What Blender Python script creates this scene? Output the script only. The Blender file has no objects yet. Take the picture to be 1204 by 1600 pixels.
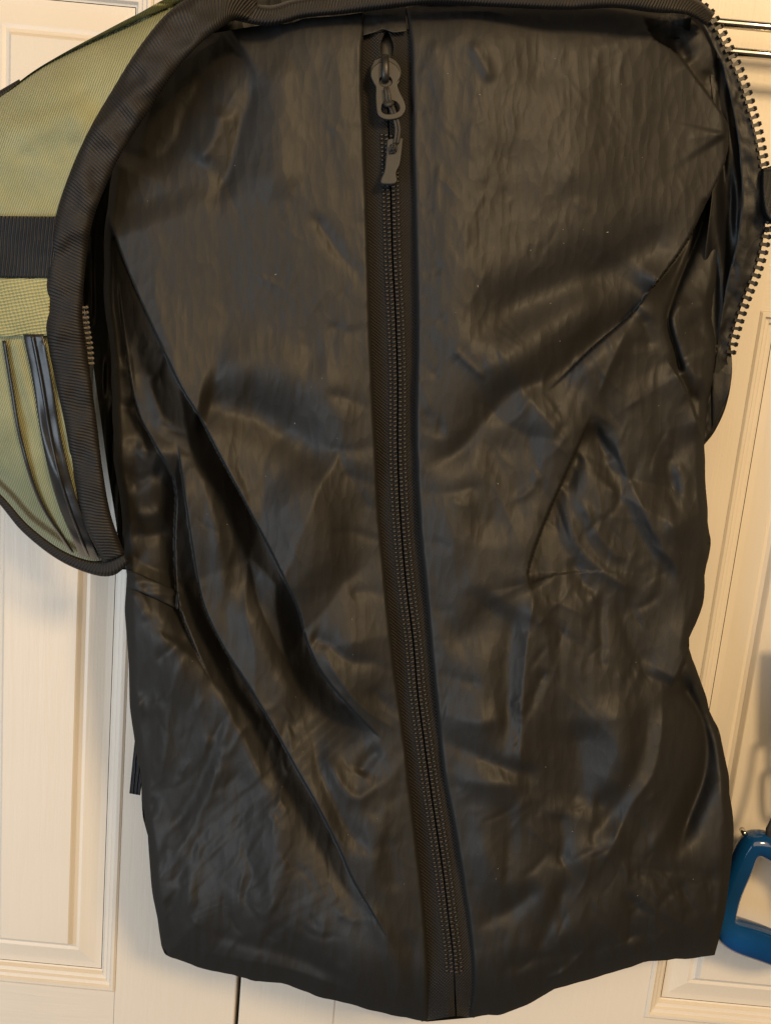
import bpy, bmesh, math, random
import numpy as np
from mathutils import Vector, Matrix

random.seed(7)
rng = np.random.default_rng(11)
S = bpy.context.scene
COL = S.collection

# ------------------------------------------------------------------ camera
PITCH, ROLL, FPX, DIST = math.radians(11.5), math.radians(5.3), 1500.0, 0.66
W0, H0 = 1204.0, 1600.0
ZC = 1.20
fwd = np.array([0, math.cos(PITCH), -math.sin(PITCH)])
r0 = np.array([1.0, 0, 0]); u0 = np.array([0, math.sin(PITCH), math.cos(PITCH)])
rgt = math.cos(ROLL) * r0 + math.sin(ROLL) * u0
upv = math.cos(ROLL) * u0 - math.sin(ROLL) * r0
CAM = np.array([0, 0, ZC]) - fwd * (DIST / math.cos(PITCH))
cam = bpy.data.cameras.new('camera'); camo = bpy.data.objects.new('camera', cam); COL.objects.link(camo)
cam.sensor_fit = 'HORIZONTAL'; cam.sensor_width = 36.0; cam.lens = 36.0 * FPX / W0
cam.clip_start = 0.01; cam.clip_end = 50
camo.matrix_world = Matrix(((rgt[0], upv[0], -fwd[0], CAM[0]), (rgt[1], upv[1], -fwd[1], CAM[1]),
                            (rgt[2], upv[2], -fwd[2], CAM[2]), (0, 0, 0, 1)))
S.camera = camo

# ------------------------------------------------------------------ room light
w = bpy.data.worlds.new('World'); S.world = w; w.use_nodes = True
bg = w.node_tree.nodes['Background']; bg.inputs[0].default_value = (1.0, 0.83, 0.62, 1); bg.inputs[1].default_value = 0.06
def area(name, loc, target, sx, sy, col, power):
    l = bpy.data.lights.new(name, 'AREA'); l.shape = 'RECTANGLE'; l.size = sx; l.size_y = sy
    l.color = col; l.energy = power
    o = bpy.data.objects.new(name, l); COL.objects.link(o); o.location = loc
    o.rotation_euler = (Vector(target) - Vector(loc)).to_track_quat('-Z', 'Y').to_euler()
    return o
area('ceiling_lamp', (0.80, -1.65, 2.25), (0.05, 0, 1.2), 0.3, 0.3, (1.0, 0.69, 0.35), 30)
area('ceiling_bounce', (0.25, -1.95, 2.1), (0.0, 0, 1.10), 2.2, 1.5, (1.0, 0.73, 0.44), 25.5)
area('window_light', (-1.35, -1.55, 0.75), (-.1, 0, 1.05), 1.2, 1.2, (0.73, 0.86, 1.0), 27)
S.view_settings.view_transform = 'Standard'; S.view_settings.look = 'None'
S.view_settings.exposure = 0.0; S.view_settings.gamma = 1.0
try: S.view_settings.use_curve_mapping = False
except Exception: pass

# ------------------------------------------------------------------ helpers
def P(u, v, d):
    """world point seen in direction (u, v), standing d metres out from the door face (y = 0)"""
    u = np.asarray(u, float); v = np.asarray(v, float); d = np.asarray(d, float)
    d = d - .030 * smooth((d - .02) / .06)      # the bag hangs close against the door
    x = (u - W0 / 2)[..., None]; y = (v - H0 / 2)[..., None]
    ray = fwd * FPX + rgt * x - upv * y
    t = (-d - CAM[1])[..., None] / ray[..., 1:2]
    return CAM + ray * t
def Pv(u, v, d): return Vector(P(u, v, d).tolist())
def smooth(x): x = np.clip(x, 0, 1); return x * x * (3 - 2 * x)

def cr(pts, n):
    """Catmull-Rom through pts, n samples even along the length"""
    p = np.array(pts, float)
    q = np.vstack([2 * p[0] - p[1], p, 2 * p[-1] - p[-2]])
    out = []
    for i in range(1, len(q) - 2):
        t = np.linspace(0, 1, 24, endpoint=False)[:, None]
        a, b, c, e = q[i - 1], q[i], q[i + 1], q[i + 2]
        out.append(0.5 * ((2 * b) + (c - a) * t + (2 * a - 5 * b + 4 * c - e) * t**2 + (3 * b - a - 3 * c + e) * t**3))
    out.append(p[-1:]); o = np.vstack(out)
    s = np.concatenate([[0], np.cumsum(np.linalg.norm(np.diff(o[:, :2], axis=0), axis=1))])
    t = np.linspace(0, s[-1], n)
    return np.stack([np.interp(t, s, o[:, k]) for k in range(o.shape[1])], 1)

def coons(left, right, top, bottom, nu, nv):
    """left/right run downwards, top/bottom run rightwards -> U, V arrays (nv, nu)"""
    L, R, T, B = cr(left, nv), cr(right, nv), cr(top, nu), cr(bottom, nu)
    s = np.linspace(0, 1, nu)[None, :, None]; t = np.linspace(0, 1, nv)[:, None, None]
    A = (1 - s) * L[:, None] + s * R[:, None] + (1 - t) * T[None] + t * B[None]
    A -= (1 - s) * (1 - t) * L[0] + s * (1 - t) * R[0] + (1 - s) * t * L[-1] + s * t * R[-1]
    return A[..., 0], A[..., 1]
def ruled(left, right, nu, nv):
    L, R = cr(left, nv), cr(right, nv); s = np.linspace(0, 1, nu)[None, :, None]
    A = (1 - s) * L[:, None] + s * R[:, None]
    return A[..., 0], A[..., 1]

def seg_dist(U, V, path):
    """signed distance (+ on the right of a path that runs down the picture) and share of length"""
    a = path[:-1]; b = path[1:]; ab = b - a; L2 = (ab**2).sum(1) + 1e-9; ln = np.sqrt(L2)
    cum = np.concatenate([[0], np.cumsum(ln)]); best = np.full(U.shape, 1e18); sg = np.zeros(U.shape); al = np.zeros(U.shape)
    for i in range(len(a)):
        px = U - a[i, 0]; py = V - a[i, 1]
        t = np.clip((px * ab[i, 0] + py * ab[i, 1]) / L2[i], 0, 1)
        dx = px - t * ab[i, 0]; dy = py - t * ab[i, 1]; d2 = dx * dx + dy * dy
        m = d2 < best
        best = np.where(m, d2, best)
        cr_ = (px * ab[i, 1] - py * ab[i, 0])
        sg = np.where(m, np.sign(cr_), sg); al = np.where(m, (cum[i] + t * ln[i]) / cum[-1], al)
    return np.sqrt(best) * np.where(sg == 0, 1, sg), al

_lat = rng.random((256, 256))
def vnoise(x, y):
    xi = np.floor(x).astype(int); yi = np.floor(y).astype(int); fx = x - xi; fy = y - yi
    fx = fx**3 * (fx * (fx * 6 - 15) + 10); fy = fy**3 * (fy * (fy * 6 - 15) + 10)
    g = lambda i, j: _lat[i & 255, j & 255]
    return ((g(xi, yi) * (1 - fx) + g(xi + 1, yi) * fx) * (1 - fy) + (g(xi, yi + 1) * (1 - fx) + g(xi + 1, yi + 1) * fx) * fy) * 2 - 1
def fbm(x, y, o=3):
    r = 0; a = 1
    for k in range(o): r = r + a * vnoise(x * 2**k + 17.3 * k, y * 2**k + 9.1 * k); a *= 0.5
    return r

def folds(U, V, strokes):
    """sum of fold profiles in metres; each stroke (kind, pts, height mm, width px, opts)"""
    D = np.zeros(U.shape); fu, fv, fd = U.ravel(), V.ravel(), D.ravel()
    for st in strokes:
        kind, pts, h, wd = st[:4]; o = st[4] if len(st) > 4 else {}
        far = o.get('far', 80); near = o.get('near', 30); reach = {'cliff': 4 * max(far, near)}.get(kind, wd * (7 if kind == 'crease' else 3.2))
        p = np.array(pts, float)
        n = max(6, int(np.linalg.norm(np.diff(p, axis=0), axis=1).sum() / 14)); pa = cr(pts, n)
        lo = pa.min(0) - reach; hi = pa.max(0) + reach
        m = np.where((fu > lo[0]) & (fu < hi[0]) & (fv > lo[1]) & (fv < hi[1]))[0]
        if not len(m): continue
        s, a = seg_dist(fu[m], fv[m], pa)
        ta, tb = o.get('ta', .25), o.get('tb', .25)
        if not o.get('raw') and kind != 'cliff': lim = (.85 if kind == 'ridge' else .85) * wd * .32; h = max(-lim, min(lim, h))
        if kind == 'ridge' and (ta == 0 or tb == 0): h *= .6
        tap = smooth(a / ta if ta else np.ones_like(a)) * smooth((1 - a) / tb if tb else np.ones_like(a))
        if kind == 'ridge': f = h * np.exp(-((np.sqrt(s * s + 9) - 3) / wd)**(1.3 if wd < 25 else 1.7))
        elif kind == 'crease': f = h * np.exp(-np.abs(s) / wd)
        elif kind == 'cliff':
            s = s * o.get('side', 1); h2 = o.get('low', h * .7); wd = .6 if o.get('crisp', 1) else wd; s = s + wd / 2
            hi_ = h * np.exp(-(np.maximum(s, 0) / far)**1.3); lo_ = -h2 * np.exp(-(np.maximum(-s, 0) / near)**1.3); th, tw = o.get('trench', (0, 10)); lo_ = lo_ - th * np.exp(-(np.maximum(-s, 0) / tw)**1.6)
            k = smooth((s + wd) / wd); f = lo_ * (1 - k) + hi_ * k
        fd[m] += f * tap * 0.001
    return fd.reshape(U.shape)

def blur(D, n=1):
    for _ in range(n):
        E = np.pad(D, 1, mode='edge'); E = (E[:-2] + 2 * E[1:-1] + E[2:]) / 4; D = (E[:, :-2] + 2 * E[:, 1:-1] + E[:, 2:]) / 4
    return D

def link(name, me, mat, parent=None, smooth_=True):
    o = bpy.data.objects.new(name, me); COL.objects.link(o)
    if mat: me.materials.append(mat)
    if smooth_: me.polygons.foreach_set('use_smooth', [True] * len(me.polygons))
    if parent is not None:
        o.parent = parent
        o.matrix_parent_inverse = parent.matrix_world.inverted()
    return o
def mesh(name, verts, faces, mat, parent=None, smooth_=True, uv=None):
    me = bpy.data.meshes.new(name); me.from_pydata([tuple(map(float, v)) for v in verts], [], faces); me.update()
    if uv is not None:
        l = me.uv_layers.new(name='UVMap'); idx = np.zeros(len(me.loops), int); me.loops.foreach_get('vertex_index', idx)
        l.data.foreach_set('uv', np.asarray(uv, float)[idx].ravel())
    bm = bmesh.new(); bm.from_mesh(me); bmesh.ops.recalc_face_normals(bm, faces=bm.faces); bm.to_mesh(me); bm.free()
    return link(name, me, mat, parent, smooth_)
def shell(name, U, V, D, thick, mat, parent=None, uv='px', back=None):
    """sheet of cloth with a real thickness"""
    nv, nu = U.shape; n = nu * nv
    F = P(U, V, D); B = P(U, V, (D - thick) if back is None else back)
    idx = np.arange(n).reshape(nv, nu)
    q = np.stack([idx[:-1, :-1], idx[1:, :-1], idx[1:, 1:], idx[:-1, 1:]], -1).reshape(-1, 4)
    faces = q.tolist() + (q[:, ::-1] + n).tolist()
    ring = np.concatenate([idx[0, :-1], idx[:-1, -1], idx[-1, :0:-1], idx[:0:-1, 0]])
    for i in range(len(ring)):
        a, b = ring[i], ring[(i + 1) % len(ring)]; faces.append([int(a), int(b), int(b + n), int(a + n)])
    if uv == 'px': uvs = np.stack([U / 1000, -V / 1000], -1).reshape(-1, 2)
    else:
        s, t = np.meshgrid(np.linspace(0, 1, nu), np.linspace(0, 1, nv)); ln = math.hypot(U[-1, 0] - U[0, 0], V[-1, 0] - V[0, 0]) / 1000
        wd = np.mean(np.hypot(U[:, -1] - U[:, 0], V[:, -1] - V[:, 0])) / 1000
        uvs = np.stack([s * wd, t * ln], -1).reshape(-1, 2)
    return mesh(name, np.concatenate([F.reshape(-1, 3), B.reshape(-1, 3)]), faces, mat, parent, True, np.concatenate([uvs, uvs]))
def tube(name, pts, rad, mat, parent=None, ns=10, flat=1.0, closed_ends=True):
    """pts: world points, rad: radius or list"""
    p = np.array(pts, float); n = len(p); rad = np.broadcast_to(np.asarray(rad, float), (n,)) if np.ndim(rad) == 0 else np.asarray(rad, float)
    tan = np.gradient(p, axis=0); tan /= np.linalg.norm(tan, axis=1)[:, None] + 1e-12
    ref = np.array([0, 1.0, 0]); vs = []
    for i in range(n):
        a = np.cross(tan[i], ref)
        if np.linalg.norm(a) < 1e-4: a = np.cross(tan[i], [1.0, 0, 0])
        a /= np.linalg.norm(a); b = np.cross(tan[i], a)
        for k in range(ns):
            th = 2 * math.pi * k / ns; vs.append(p[i] + rad[i] * (math.cos(th) * a + flat * math.sin(th) * b))
    fs = [[i * ns + k, i * ns + (k + 1) % ns, (i + 1) * ns + (k + 1) % ns, (i + 1) * ns + k] for i in range(n - 1) for k in range(ns)]
    fs += [list(range(ns))[::-1], list(range((n - 1) * ns, n * ns))]
    return mesh(name, vs, fs, mat, parent)
def box(name, lo, hi, mat, parent=None, bev=0.0):
    bm = bmesh.new(); bmesh.ops.create_cube(bm, size=1)
    for v in bm.verts: v.co = Vector([lo[k] + (v.co[k] + .5) * (hi[k] - lo[k]) for k in range(3)])
    if bev: bmesh.ops.bevel(bm, geom=list(bm.edges), offset=bev, segments=2, affect='EDGES', profile=.5)
    me = bpy.data.meshes.new(name); bm.to_mesh(me); bm.free()
    return link(name, me, mat, parent, False)
def empty(name, loc, label, cat, group=None):
    o = bpy.data.objects.new(name, None); COL.objects.link(o); o.location = loc; o.empty_display_size = .02
    o['label'] = label; o['category'] = cat
    if group: o['group'] = group
    bpy.context.view_layer.update()
    return o

# ------------------------------------------------------------------ materials
class NT:
    def __init__(s, name):
        s.m = bpy.data.materials.new(name); s.m.use_nodes = True; s.t = s.m.node_tree; s.b = s.t.nodes['Principled BSDF']
    def n(s, typ, **kw):
        x = s.t.nodes.new(typ)
        for k, v in kw.items():
            if k.startswith('i_'):
                key = k[2:]; key = int(key) if key.isdigit() else key.replace('_', ' ')
                x.inputs[key].default_value = v
            else: setattr(x, k, v)
        return x
    def l(s, a, b): s.t.links.new(a, b)
    def set(s, **kw):
        for k, v in kw.items(): s.b.inputs[k.replace('_', ' ')].default_value = v
    def coord(s, kind, scale, rot=(0, 0, 0)):
        tc = s.n('ShaderNodeTexCoord'); mp = s.n('ShaderNodeMapping'); mp.inputs['Scale'].default_value = scale; mp.inputs['Rotation'].default_value = rot
        s.l(tc.outputs[kind], mp.inputs[0]); return mp.outputs[0]
    def bump(s, h, strength, dist, prev=None):
        b = s.n('ShaderNodeBump'); b.inputs['Strength'].default_value = strength; b.inputs['Distance'].default_value = dist
        s.l(h, b.inputs['Height'])
        if prev is not None: s.l(prev, b.inputs['Normal'])
        s.l(b.outputs[0], s.b.inputs['Normal']); return b.outputs[0]
    def ramp(s, f, stops):
        r = s.n('ShaderNodeValToRGB'); e = r.color_ramp.elements
        e[0].position, e[0].color = stops[0][0], (*stops[0][1], 1); e[1].position, e[1].color = stops[-1][0], (*stops[-1][1], 1)
        for p, c in stops[1:-1]: x = e.new(p); x.color = (*c, 1)
        s.l(f, r.inputs[0]); return r.outputs[0]

def nylon(name, dif, glo, rough, crinkle=1.0):
    """satin nylon: a dark cloth body plus a broad sheen without the glassy rim of a varnish"""
    a = NT(name); t = a.t
    v = a.coord('UV', (26, 4, 1)); n1 = a.n('ShaderNodeTexNoise', i_Scale=1.6, i_Detail=5, i_Roughness=.6, i_Distortion=1.2); a.l(v, n1.inputs[0])
    v2 = a.coord('UV', (60, 9, 1), (0, 0, .35)); n2 = a.n('ShaderNodeTexNoise', i_Scale=1.5, i_Detail=4, i_Roughness=.55, i_Distortion=2.0); a.l(v2, n2.inputs[0])
    v4 = a.coord('UV', (620, 620, 1)); n4 = a.n('ShaderNodeTexNoise', i_Scale=1.0, i_Detail=1); a.l(v4, n4.inputs[0])
    def bmp(h, st, dist, prev=None):
        b = a.n('ShaderNodeBump'); b.inputs['Strength'].default_value = st; b.inputs['Distance'].default_value = dist; a.l(h, b.inputs['Height'])
        if prev is not None: a.l(prev, b.inputs['Normal'])
        return b.outputs[0]
    nd = a.n('ShaderNodeTexNoise', i_Scale=14.0, i_Detail=3); a.l(a.coord('UV', (1, 1, 1)), nd.inputs[0])
    def crumple(sc, st, dist, prev):
        mp = a.coord('UV', sc, (0, 0, .12)); ad = a.n('ShaderNodeVectorMath', operation='MULTIPLY_ADD'); ad.inputs[1].default_value = (1.1, 1.1, 0); a.l(nd.outputs['Color'], ad.inputs[0]); a.l(mp, ad.inputs[2])
        vo = a.n('ShaderNodeTexVoronoi', i_Scale=1.0, i_Randomness=1.0); a.l(ad.outputs[0], vo.inputs['Vector']); return bmp(vo.outputs['Distance'], st, dist, prev)
    p = bmp(n1.outputs[0], .04 * crinkle, .003); p = bmp(n2.outputs[0], .08 * crinkle, .0022, p)
    p = crumple((20, 8, 1), .14 * crinkle, .0045, p); p = crumple((70, 26, 1), .46 * crinkle, .0020, p); p = bmp(n4.outputs[0], .14, .0004, p)
    d = a.n('ShaderNodeBsdfDiffuse', i_Color=(*dif, 1)); g1 = a.n('ShaderNodeBsdfGlossy'); g2 = a.n('ShaderNodeBsdfGlossy')
    a.l(a.ramp(n1.outputs[0], [(.3, tuple(c * .94 for c in glo)), (.7, tuple(c * 1.06 for c in glo))]), g1.inputs['Color'])
    g2.inputs['Color'].default_value = (*[c * .07 for c in glo], 1); g2.inputs['Roughness'].default_value = rough * .6
    r = a.n('ShaderNodeMapRange', i_3=rough - .05, i_4=rough + .07); a.l(n2.outputs[0], r.inputs[0]); a.l(r.outputs[0], g1.inputs['Roughness'])
    for x in (d, g1, g2): a.l(p, x.inputs['Normal'])
    s1 = a.n('ShaderNodeAddShader'); s2 = a.n('ShaderNodeAddShader'); a.l(d.outputs[0], s1.inputs[0]); a.l(g1.outputs[0], s1.inputs[1]); a.l(s1.outputs[0], s2.inputs[0]); a.l(g2.outputs[0], s2.inputs[1])
    a.l(s2.outputs[0], t.nodes['Material Output'].inputs[0]); t.nodes.remove(a.b)
    return a.m
M_NYLON = nylon('black_nylon', (.0085, .0080, .0072), (.040, .0395, .039), .66, .6)
M_LINING = nylon('black_lining', (.004, .004, .004), (.022, .022, .022), .5, .6)

def ribbed(name, c0, c1, scale, rot, rough, strength=.5, dist=.0012, weave=None):
    a = NT(name); a.set(Roughness=rough, Specular_IOR_Level=.35)
    v = a.coord('UV', (1, 1, 1), (0, 0, rot)); wv = a.n('ShaderNodeTexWave', i_Scale=scale, i_Distortion=2.2, i_Detail=2.0, i_Detail_Scale=.6); a.l(v, wv.inputs[0])
    h = wv.outputs['Fac']
    p = a.bump(h, strength, dist)
    if weave:
        v2 = a.coord('UV', (1, 1, 1), (0, 0, rot + 1.5)); w2 = a.n('ShaderNodeTexWave', i_Scale=weave, i_Distortion=2.0, i_Detail=1.0); a.l(v2, w2.inputs[0]); p = a.bump(w2.outputs['Fac'], strength * .7, dist, p)
    nz = a.n('ShaderNodeTexNoise', i_Scale=9.0, i_Detail=5); a.l(a.coord('UV', (1, 1, 1)), nz.inputs[0])
    mx = a.n('ShaderNodeMix', data_type='FLOAT'); mx.inputs[0].default_value = .62; a.l(h, mx.inputs[2]); a.l(nz.outputs[0], mx.inputs[3])
    a.l(a.ramp(mx.outputs[0], [(.25, c0), (.75, c1)]), a.b.inputs['Base Color'])
    return a.m
M_GREEN = ribbed('green_canvas', (.195, .205, .108), (.335, .335, .195), 90, .35, .62, .5, .0008)
M_GREEN2 = ribbed('green_canvas_coarse', (.24, .235, .105), (.40, .38, .19), 62, 1.4, .6, .6, .0008, 55)
M_BIND = ribbed('black_twill_tape', (.006, .0052, .0045), (.0165, .0138, .0112), 72, 1.25, .62, .5, .0008)
M_WEB = ribbed('black_webbing', (.010, .010, .011), (.028, .029, .031), 55, 0.08, .5, .9, .0012)
M_TAPE = ribbed('zipper_tape_cloth', (.008, .007, .006), (.019, .0165, .014), 95, .75, .7, .7, .0008, 80)

def simple(name, col, rough, spec=.5, metal=0, coat=0, noise=0.0, nscale=60):
    a = NT(name); a.set(Base_Color=(*col, 1), Roughness=rough, Specular_IOR_Level=spec, Metallic=metal, Coat_Weight=coat)
    n = a.n('ShaderNodeTexNoise', i_Scale=nscale, i_Detail=4); a.l(a.coord('Object', (1, 1, 1)), n.inputs[0])
    a.l(a.ramp(n.outputs[0], [(.3, tuple(c * .85 for c in col)), (.7, tuple(min(1, c * 1.12) for c in col))]), a.b.inputs['Base Color'])
    if noise: a.bump(n.outputs[0], noise, .001)
    r = a.n('ShaderNodeMapRange', i_3=max(.03, rough - .05), i_4=rough + .07); a.l(n.outputs[0], r.inputs[0]); a.l(r.outputs[0], a.b.inputs['Roughness'])
    return a.m
M_COIL = simple('zipper_coil_nylon', (.03, .027, .023), .45, .5, nscale=400)
M_TOOTH = simple('black_zipper_plastic', (.008, .0075, .007), .42, .35, nscale=300)
M_SLIDER = simple('gunmetal_paint', (.022, .021, .019), .40, .5, .25, nscale=300)
M_PULL = simple('grey_rubber', (.030, .030, .030), .5, .4, nscale=250)
M_CORD = simple('dark_cord', (.03, .027, .023), .6, .4, nscale=500, noise=.4)
M_EMBLEM_SLOT = simple('black_emblem_slot_shade', (.008, .008, .008), .5)  # emblem print, also the painted shade in the zipper slot
M_COVER = simple('black_coated_zip', (.016, .0165, .018), .33, .5, nscale=120, noise=.15)
M_BLUE = simple('blue_gloss_plastic', (.0035, .05, .17), .10, .5, coat=.4, nscale=30, noise=.03)
M_CHROME = simple('chrome', (.72, .68, .6), .14, .5, 1.0, nscale=40)
M_CLOSET_SHADE = simple('closet_shade', (.02, .018, .015), .9)

def paint(name, along):
    a = NT(name); a.set(Roughness=.42, Specular_IOR_Level=.45)
    sc = (260, 260, 12) if along == 'z' else (12, 260, 260)
    n = a.n('ShaderNodeTexNoise', i_Scale=1.0, i_Detail=5, i_Roughness=.62, i_Distortion=.6); a.l(a.coord('Object', sc), n.inputs[0])
    sc2 = (60, 60, 5) if along == 'z' else (5, 60, 60)
    wv = a.n('ShaderNodeTexNoise', i_Scale=1.0, i_Detail=3, i_Distortion=1.5); a.l(a.coord('Object', sc2), wv.inputs[0])
    or_ = a.n('ShaderNodeTexNoise', i_Scale=520.0, i_Detail=2); a.l(a.coord('Object', (1, 1, 1)), or_.inputs[0])
    p = a.bump(n.outputs[0], .22, .0010); p = a.bump(wv.outputs[0], .18, .0018, p); p = a.bump(or_.outputs[0], .12, .0005, p)
    lg = a.n('ShaderNodeTexNoise', i_Scale=7.0, i_Detail=3); a.l(a.coord('Object', (1, 1, 1)), lg.inputs[0])
    a.l(a.ramp(lg.outputs[0], [(.3, (.655, .60, .52)), (.7, (.70, .645, .565))]), a.b.inputs['Base Color'])
    return a.m
M_PAINT_V = paint('door_paint_upright_grain', 'z'); M_PAINT_H = paint('door_paint_level_grain', 'x')

# ------------------------------------------------------------------ the doors
def DX(u, v): return float(P(u, v, 0)[0])
def DZ(u, v): return float(P(u, v, 0)[2])
PROF = [(0, 0), (.0015, .0012), (.0035, .0012), (.0048, -.0010), (.0072, -.0016), (.0082, -.0036), (.0108, -.0042), (.0120, -.0072), (.0132, -.0078)]
PROF2 = [(.0132, -.0078), (.018, -.0074), (.030, -.0046), (.0325, -.0052), (.0350, -.0040), (.0370, -.0010), (.0378, -.0002)]
def rings(x0, x1, z0, z1, prof, close):
    vs, fs = [], []
    for o, h in prof: vs += [(x0 + o, -h, z0 + o), (x1 - o, -h, z0 + o), (x1 - o, -h, z1 - o), (x0 + o, -h, z1 - o)]
    for i in range(len(prof) - 1):
        for k in range(4): fs.append([i * 4 + k, i * 4 + (k + 1) % 4, (i + 1) * 4 + (k + 1) % 4, (i + 1) * 4 + k])
    if close: b = (len(prof) - 1) * 4; fs.append([b, b + 1, b + 2, b + 3])
    return vs, fs
def door(x0, x1, z0, z1, cols, rows_by_col, label):
    """cols: panel openings [(x0, x1)], rows_by_col: [[(z0, z1)...]...]"""
    d = empty('door', ((x0 + x1) / 2, 0, z0), label, 'door', 'closet doors'); d['kind'] = 'thing'
    T = .034
    xs = [x0] + [x for c in cols for x in c] + [x1]
    for i in range(0, len(xs), 2): box('stile', (xs[i], 0, z0), (xs[i + 1], T, z1), M_PAINT_V, d, .0012 if i in (0, len(xs) - 2) else 0)
    for (a, b), rows in zip(cols, rows_by_col):
        zs = [z0] + [z for r in rows for z in r] + [z1]
        for i in range(0, len(zs), 2): box('rail', (a, .0003, zs[i]), (b, T, zs[i + 1]), M_PAINT_H, d)
        for (p, q) in rows:
            v, f = rings(a, b, p, q, PROF2, True); pn = mesh('panel', v, f, M_PAINT_V, d, False)
            v, f = rings(a - .0005, b + .0005, p - .0005, q + .0005, [(0, .0004)] + PROF, False); mesh('moulding', v, f, M_PAINT_V, pn, False)
    return d
ZB, ZT = DZ(600, 1600) - .25, DZ(600, 0) + .35
gx = DX(371, 1560)
lx1 = gx - .0016; rx0 = gx + .0016
pl_r = DX(196, 1100); zl0 = DZ(90, 1541); zl1 = DZ(90, -40)
door(lx1 - .46, lx1, ZB, ZT, [(pl_r - .36, pl_r - .36 + .125), (pl_r - .128, pl_r)],
     [[(zl0, zl1)], [(zl0, zl1)]], 'cream panelled closet door behind the green flap, left of the dark gap')
pr_l = DX(1180, 500); zr1 = DZ(1190, 487); zr0 = DZ(1100, 1598)
pr_l = (pr_l + DX(1012, 1590)) / 2
door(rx0, rx0 + .62, ZB, ZT, [(rx0 + .075, rx0 + .195), (pr_l, pr_l + .16)],
     [[(zr0, zr1)], [(zr0, zr1)]], 'cream panelled closet door right of the dark gap, behind chrome rail and blue handle')
o = box('closet_shade_board', (-.9, .2, ZB - .1), (.9, .22, ZT + .1), M_CLOSET_SHADE); o['kind'] = 'structure'  # near-black board added so the gap reads dark: closet shade as colour

# ------------------------------------------------------------------ the backpack
ZL = [(570, 18), (566, 100), (569, 200), (573, 300), (576, 400), (579, 500), (583, 600), (588, 700), (593, 800), (602, 900), (612, 1000), (622, 1080), (632, 1150), (641, 1230), (651, 1310), (661, 1400), (668, 1500), (667, 1597)]
ZR = [(632, 12), (640, 60), (642, 150), (644, 250), (646, 330), (649, 450), (650, 550), (648, 650), (650, 740), (655, 830), (665, 930), (673, 1020), (681, 1100), (691, 1200), (706, 1280), (721, 1370), (735, 1470), (739, 1550), (732, 1591)]
LEFT = [(330, 52), (250, 110), (200, 190), (178, 250), (165, 333), (160, 420), (168, 520), (174, 600), (178, 700), (190, 800), (196, 900), (197, 1000), (205, 1100), (216, 1200), (230, 1300), (240, 1400), (252, 1478)]
RIGHT = [(1086, 22), (1122, 62), (1130, 130), (1143, 206), (1140, 300), (1130, 400), (1113, 480), (1118, 545), (1112, 600), (1098, 690), (1104, 780), (1106, 860), (1092, 960), (1076, 1012), (1098, 1070), (1128, 1170), (1142, 1250), (1141, 1350), (1132, 1430), (1116, 1493)]
TOPL = [(330, 52), (400, 40), (450, 36), (480, 28), (530, 24), (570, 18)]
BOTL = [(252, 1478), (262, 1495), (300, 1509), (340, 1520), (390, 1530), (450, 1541), (510, 1562), (560, 1575), (610, 1588), (667, 1597)]
TOPR = [(632, 12), (680, 2), (760, 8), (850, 14), (950, 12), (1000, 10), (1040, 10), (1086, 22)]
BOTR = [(732, 1591), (750, 1589), (790, 1584), (830, 1567), (870, 1545), (920, 1532), (980, 1513), (1010, 1503), (1060, 1499), (1116, 1493)]
SIL = np.vstack([cr(LEFT, 70), cr(BOTL, 40), cr(BOTR, 40), cr(RIGHT, 90)[::-1]])
def wobble(pts, amp, seed):
    p = cr(pts, 60); t = np.linspace(0, 1, 60); k = np.minimum(1, np.minimum(t, 1 - t) * 12)
    L = np.linalg.norm(np.diff(p, axis=0), axis=1).sum() / 45
    return [(float(x), float(y)) for x, y in p + (amp * k)[:, None] * np.stack([fbm(t * L + seed, 0 * t + seed, 3), fbm(t * L + 3.3, 0 * t + 5.1 + seed, 3)], 1)]
LEFT, RIGHT, BOTL, BOTR = wobble(LEFT, 3.0, 1.7), wobble(RIGHT, 3.0, 4.2), wobble(BOTL, 2.2, 7.9), wobble(BOTR, 2.2, 2.4)
SIL = np.vstack([cr(LEFT, 70), cr(BOTL, 40), cr(BOTR, 40), cr(RIGHT, 90)[::-1]])
pZL, pZR = cr(ZL, 120), cr(ZR, 120)

def base(U, V):
    D = .146 + .018 * smooth(V / 1400) + .004 * np.sin(V / 210.0)
    cx = 610 + (V / 1600)**2 * 80
    D = D - np.where(U < cx, .018 + .022 * smooth((V - 950) / 250), .052) * (np.abs(U - cx) / 480)**2.0
    return D
def edge(U, V, D):
    bot = np.minimum(np.abs(seg_dist(U, V, cr(BOTL, 24))[0]), np.abs(seg_dist(U, V, cr(BOTR, 24))[0]))
    side = np.minimum(np.abs(seg_dist(U, V, cr(LEFT, 40))[0]), np.abs(seg_dist(U, V, cr(RIGHT, 50))[0]))
    t = np.clip(side / 15, 0, 1); D = D - .022 * (1 - np.sqrt(1 - (1 - t)**2 + 1e-9))
    t = np.clip(bot / 95, 0, 1); D = D - .050 * (1 - np.sqrt(1 - (1 - t)**2 + 1e-9))
    top = np.clip((V - 10) / 70, 0, 1); D = D - .018 * (1 - np.sqrt(1 - (1 - top)**2 + 1e-9))
    return D

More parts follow.
